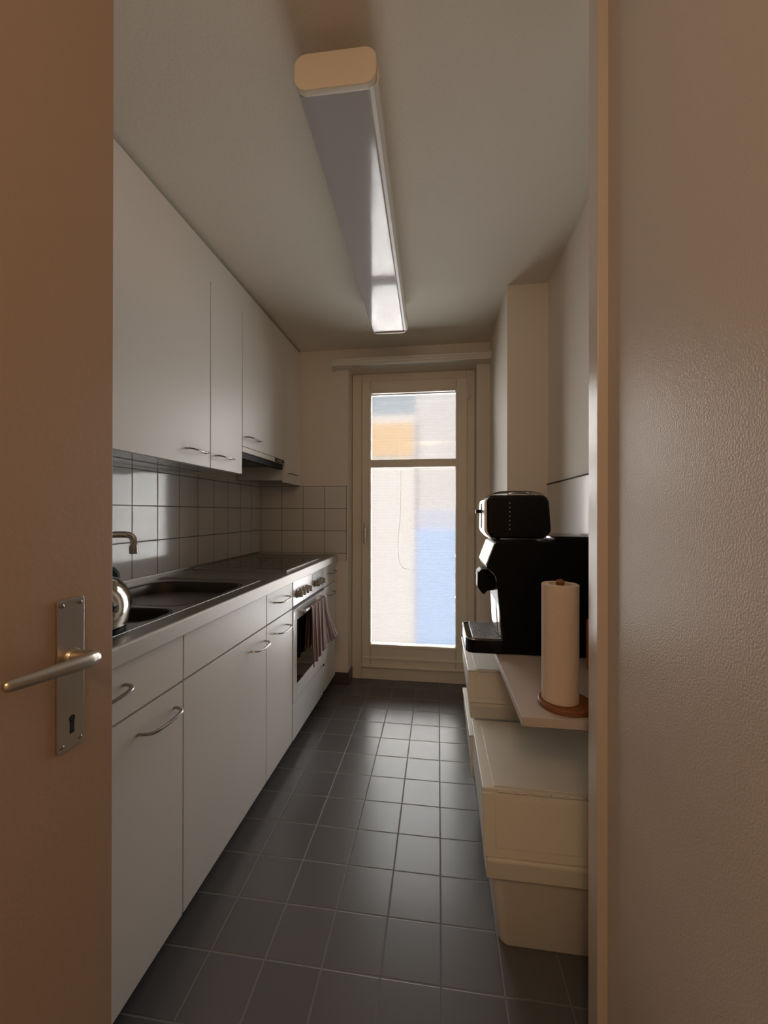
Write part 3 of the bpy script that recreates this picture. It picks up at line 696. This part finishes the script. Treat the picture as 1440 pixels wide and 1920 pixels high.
bm = bmesh.new(); rbox(bm, (0.112, Y0+0.016, ZS+0.0462), (0.115, Y1-0.016, ZS+0.0515), 0.0005); rbox(bm, (0.206, Y0+0.016, ZS+0.0462), (0.209, Y1-0.016, ZS+0.0515), 0.0005); rbox(bm, (0.112, Y0+0.016, ZS+0.0462), (0.209, Y0+0.019, ZS+0.0515), 0.0005); rbox(bm, (0.112, Y1-0.019, ZS+0.0462), (0.209, Y1-0.016, ZS+0.0515), 0.0005)
for k in range(17):
    c = -0.09 + k*0.0180
    for sgn in (1, -1):
        # diagonal wires clipped to the tray
        pts = []
        for s in (0.0, 1.0):
            pass
        xa, ya = 0.114, (Y0+0.018)+c if sgn > 0 else (Y0+0.018)+c+0.092
        xb, yb = 0.206, ya + sgn*0.092
        def clip(xa, ya, xb, yb, lo, hi):
            tt = [0.0, 1.0]; d = yb-ya
            if abs(d) < 1e-9: return None
            ts = sorted(((lo-ya)/d, (hi-ya)/d)); t0 = max(0, ts[0]); t1 = min(1, ts[1])
            if t0 >= t1: return None
            return (xa+(xb-xa)*t0, ya+d*t0), (xa+(xb-xa)*t1, ya+d*t1)
        cc = clip(xa, ya, xb, yb, Y0+0.02, Y1-0.02)
        if cc: tube(bm, [(*cc[0], ZS+0.0490), (*cc[1], ZS+0.0490)], 0.0021, 6)
obj('grid', bm, mat('grey_drip_grid', (0.42, 0.42, 0.44), 0.35, 1.0), dt, label='grey diamond-patterned grid')
# tilted display
def on_slope(a, b, s, h):  # point on line a->b in XZ, h outwards
    dx, dz = b[0]-a[0], b[1]-a[1]; L_ = math.hypot(dx, dz); nx, nz = dz/L_, -dx/L_
    if nx > 0: nx, nz = -nx, -nz
    return (a[0]+dx*s+nx*h, a[1]+dz*s+nz*h)
A_, B_ = (0.186, 1.086), (0.157, 1.008)
def slopeslab(bm, s0, s1, y0, y1, h0, h1, bev=0.0008):
    prism(bm, [on_slope(A_, B_, s0, h0), on_slope(A_, B_, s1, h0), on_slope(A_, B_, s1, h1), on_slope(A_, B_, s0, h1)], 'Y', y0, y1, bev)
bm = bmesh.new(); slopeslab(bm, 0.02, 0.98, Y0+0.004, Y1-0.004, 0.0, 0.0035)
dp = obj('display', bm, mat('pale_display_glass', (0.88, 0.89, 0.92), 0.30), cm, label='white touch display panel')
bm = bmesh.new()
for i in range(3):
    for j in range(3): slopeslab(bm, 0.22+i*0.20, 0.34+i*0.20, Y0+0.055+j*0.045, Y0+0.085+j*0.045, 0.0036, 0.0042, 0.0002)
obj('icon', bm, M['grey'], dp, label='grey touch icons')
bm = bmesh.new(); prism(bm, [(0.195, 0.985), (0.148, 0.985), (0.136, 0.972), (0.136, 0.915), (0.150, 0.895), (0.160, 0.893), (0.168, 0.905), (0.195, 0.91)], 'Y', 0.485, 0.565, 0.003)
obj('spout', bm, M['blk'], cm, label='black coffee spout')
bm = bmesh.new(); prism(bm, [(0.1355, 0.972), (0.1345, 0.972), (0.1335, 0.915), (0.1345, 0.912)], 'Y', 0.483, 0.49); tube(bm, [(0.136, 0.487, 0.975), (0.1345, 0.487, 0.912)], 0.002, 6)
obj('spout_trim', bm, M['chrome'], cm, label='chrome spout edge')
bm = bmesh.new()
prism(bm, [(0.1985, 0.965), (0.1945, 0.965), (0.2045, 0.765), (0.2095, 0.765)], 'Y', Y0+0.012, Y0+0.058, 0.001); prism(bm, [(0.1985, 0.965), (0.1945, 0.965), (0.2045, 0.765), (0.2095, 0.765)], 'Y', Y0+0.085, Y1-0.012, 0.001)
obj('back_panel', bm, M['chrome'], cm, label='bright metal panel behind the cup space')
bm = bmesh.new(); tube(bm, smooth_path([(0.156, Y0+0.003, 1.004), (0.170, Y0+0.003, 0.990), (0.186, Y0+0.003, 0.974), (0.191, Y0+0.003, 0.955)], 5), 0.0016, 6)
obj('side_trim', bm, M['chrome'], cm, label='thin chrome line')
bm = bmesh.new(); rbox(bm, (0.383, Y0+0.004, 1.093), (0.498, Y1-0.02, 1.112), 0.004); obj('bean_lid', bm, M['blkgloss'], cm)
for x in (0.24, 0.48):
    for y in (Y0+0.03, Y1-0.03):
        bm = bmesh.new(); lathe(bm, (x, y, ZS), [(0.012, 0), (0.012, 0.006)], 12); obj('foot', bm, M['blk'], cm)

# toaster
tt = thing('toaster', 'black toaster with pale metal end, standing on top of the coffee machine', 'toaster', (0.262, 0.50, 1.105))
TZ = 1.1145
bm = bmesh.new()
tp_ = [(0.176, TZ-0.012), (0.352, TZ-0.012+0.0), (0.372, TZ+0.008), (0.375, TZ+0.02), (0.368, 1.232), (0.358, 1.249), (0.345, 1.2535), (0.178, 1.2535), (0.166, 1.248), (0.160, 1.238), (0.160, 1.13), (0.163, 1.118)]
prism(bm, tp_, 'Y', 0.412, 0.588, 0.010, 3); obj('body', bm, M['blkgloss'], tt, angle=40)
bm = bmesh.new(); prism(bm, [(0.1595, 1.240), (0.153, 1.236), (0.150, 1.225), (0.150, 1.132), (0.154, 1.120), (0.172, 1.1015), (0.178, 1.1015), (0.162, 1.125), (0.1605, 1.14)], 'Y', 0.418, 0.582, 0.002)
ep = obj('end_panel', bm, mat('pale_brushed_metal', (0.80, 0.78, 0.74), 0.38, 0.6), tt, label='pale metal end panel')
bm = bmesh.new(); rbox(bm, (0.1475, 0.494, 1.135), (0.1502, 0.506, 1.225), 0.0005); rbox(bm, (0.128, 0.478, 1.190), (0.149, 0.522, 1.203), 0.003); obj('lever', bm, M['blk'], tt, label='black lever')
bm = bmesh.new()
for y in (0.462, 0.538): rbox(bm, (0.190, y-0.014, 1.2530), (0.345, y+0.014, 1.2545), 0.0005)
obj('slot', bm, M['darkgrey'], tt)
bm = bmesh.new()
for y in (0.43, 0.47, 0.53, 0.57): tube(bm, smooth_path([(0.172, y, 1.2535), (0.19, y, 1.262), (0.22, y, 1.2665), (0.30, y, 1.2665), (0.335, y, 1.262), (0.352, y, 1.2535)], 4), 0.0016, 6)
for x in (0.205, 0.262, 0.32): tube(bm, [(x, 0.43, 1.2665), (x, 0.57, 1.2665)], 0.0016, 6)
obj('warming_rack', bm, M['handle'], tt, label='thin wire bread rack')
bm = bmesh.new()
for z in (1.135, 1.15, 1.165, 1.18, 1.195, 1.21, 1.225): lathe(bm, (0.236, 0.4122, z), [(0.0022, 0.0), (0.0022, -0.001), (0.001, -0.0016)], 8, 'Y')
obj('chrome_dot', bm, M['chrome'], tt, label='column of small bright dots')  # column of small chrome dots on the near side

for x in (0.20, 0.34):
    for y in (0.44, 0.56):
        bm = bmesh.new(); lathe(bm, (x, y, 1.0955), [(0.009, 0), (0.009, 0.0095)], 12); obj('foot', bm, M['white'] if x > 0.3 else M['blk'], tt)  # one pair coloured white to imitate a reflection on the machine top
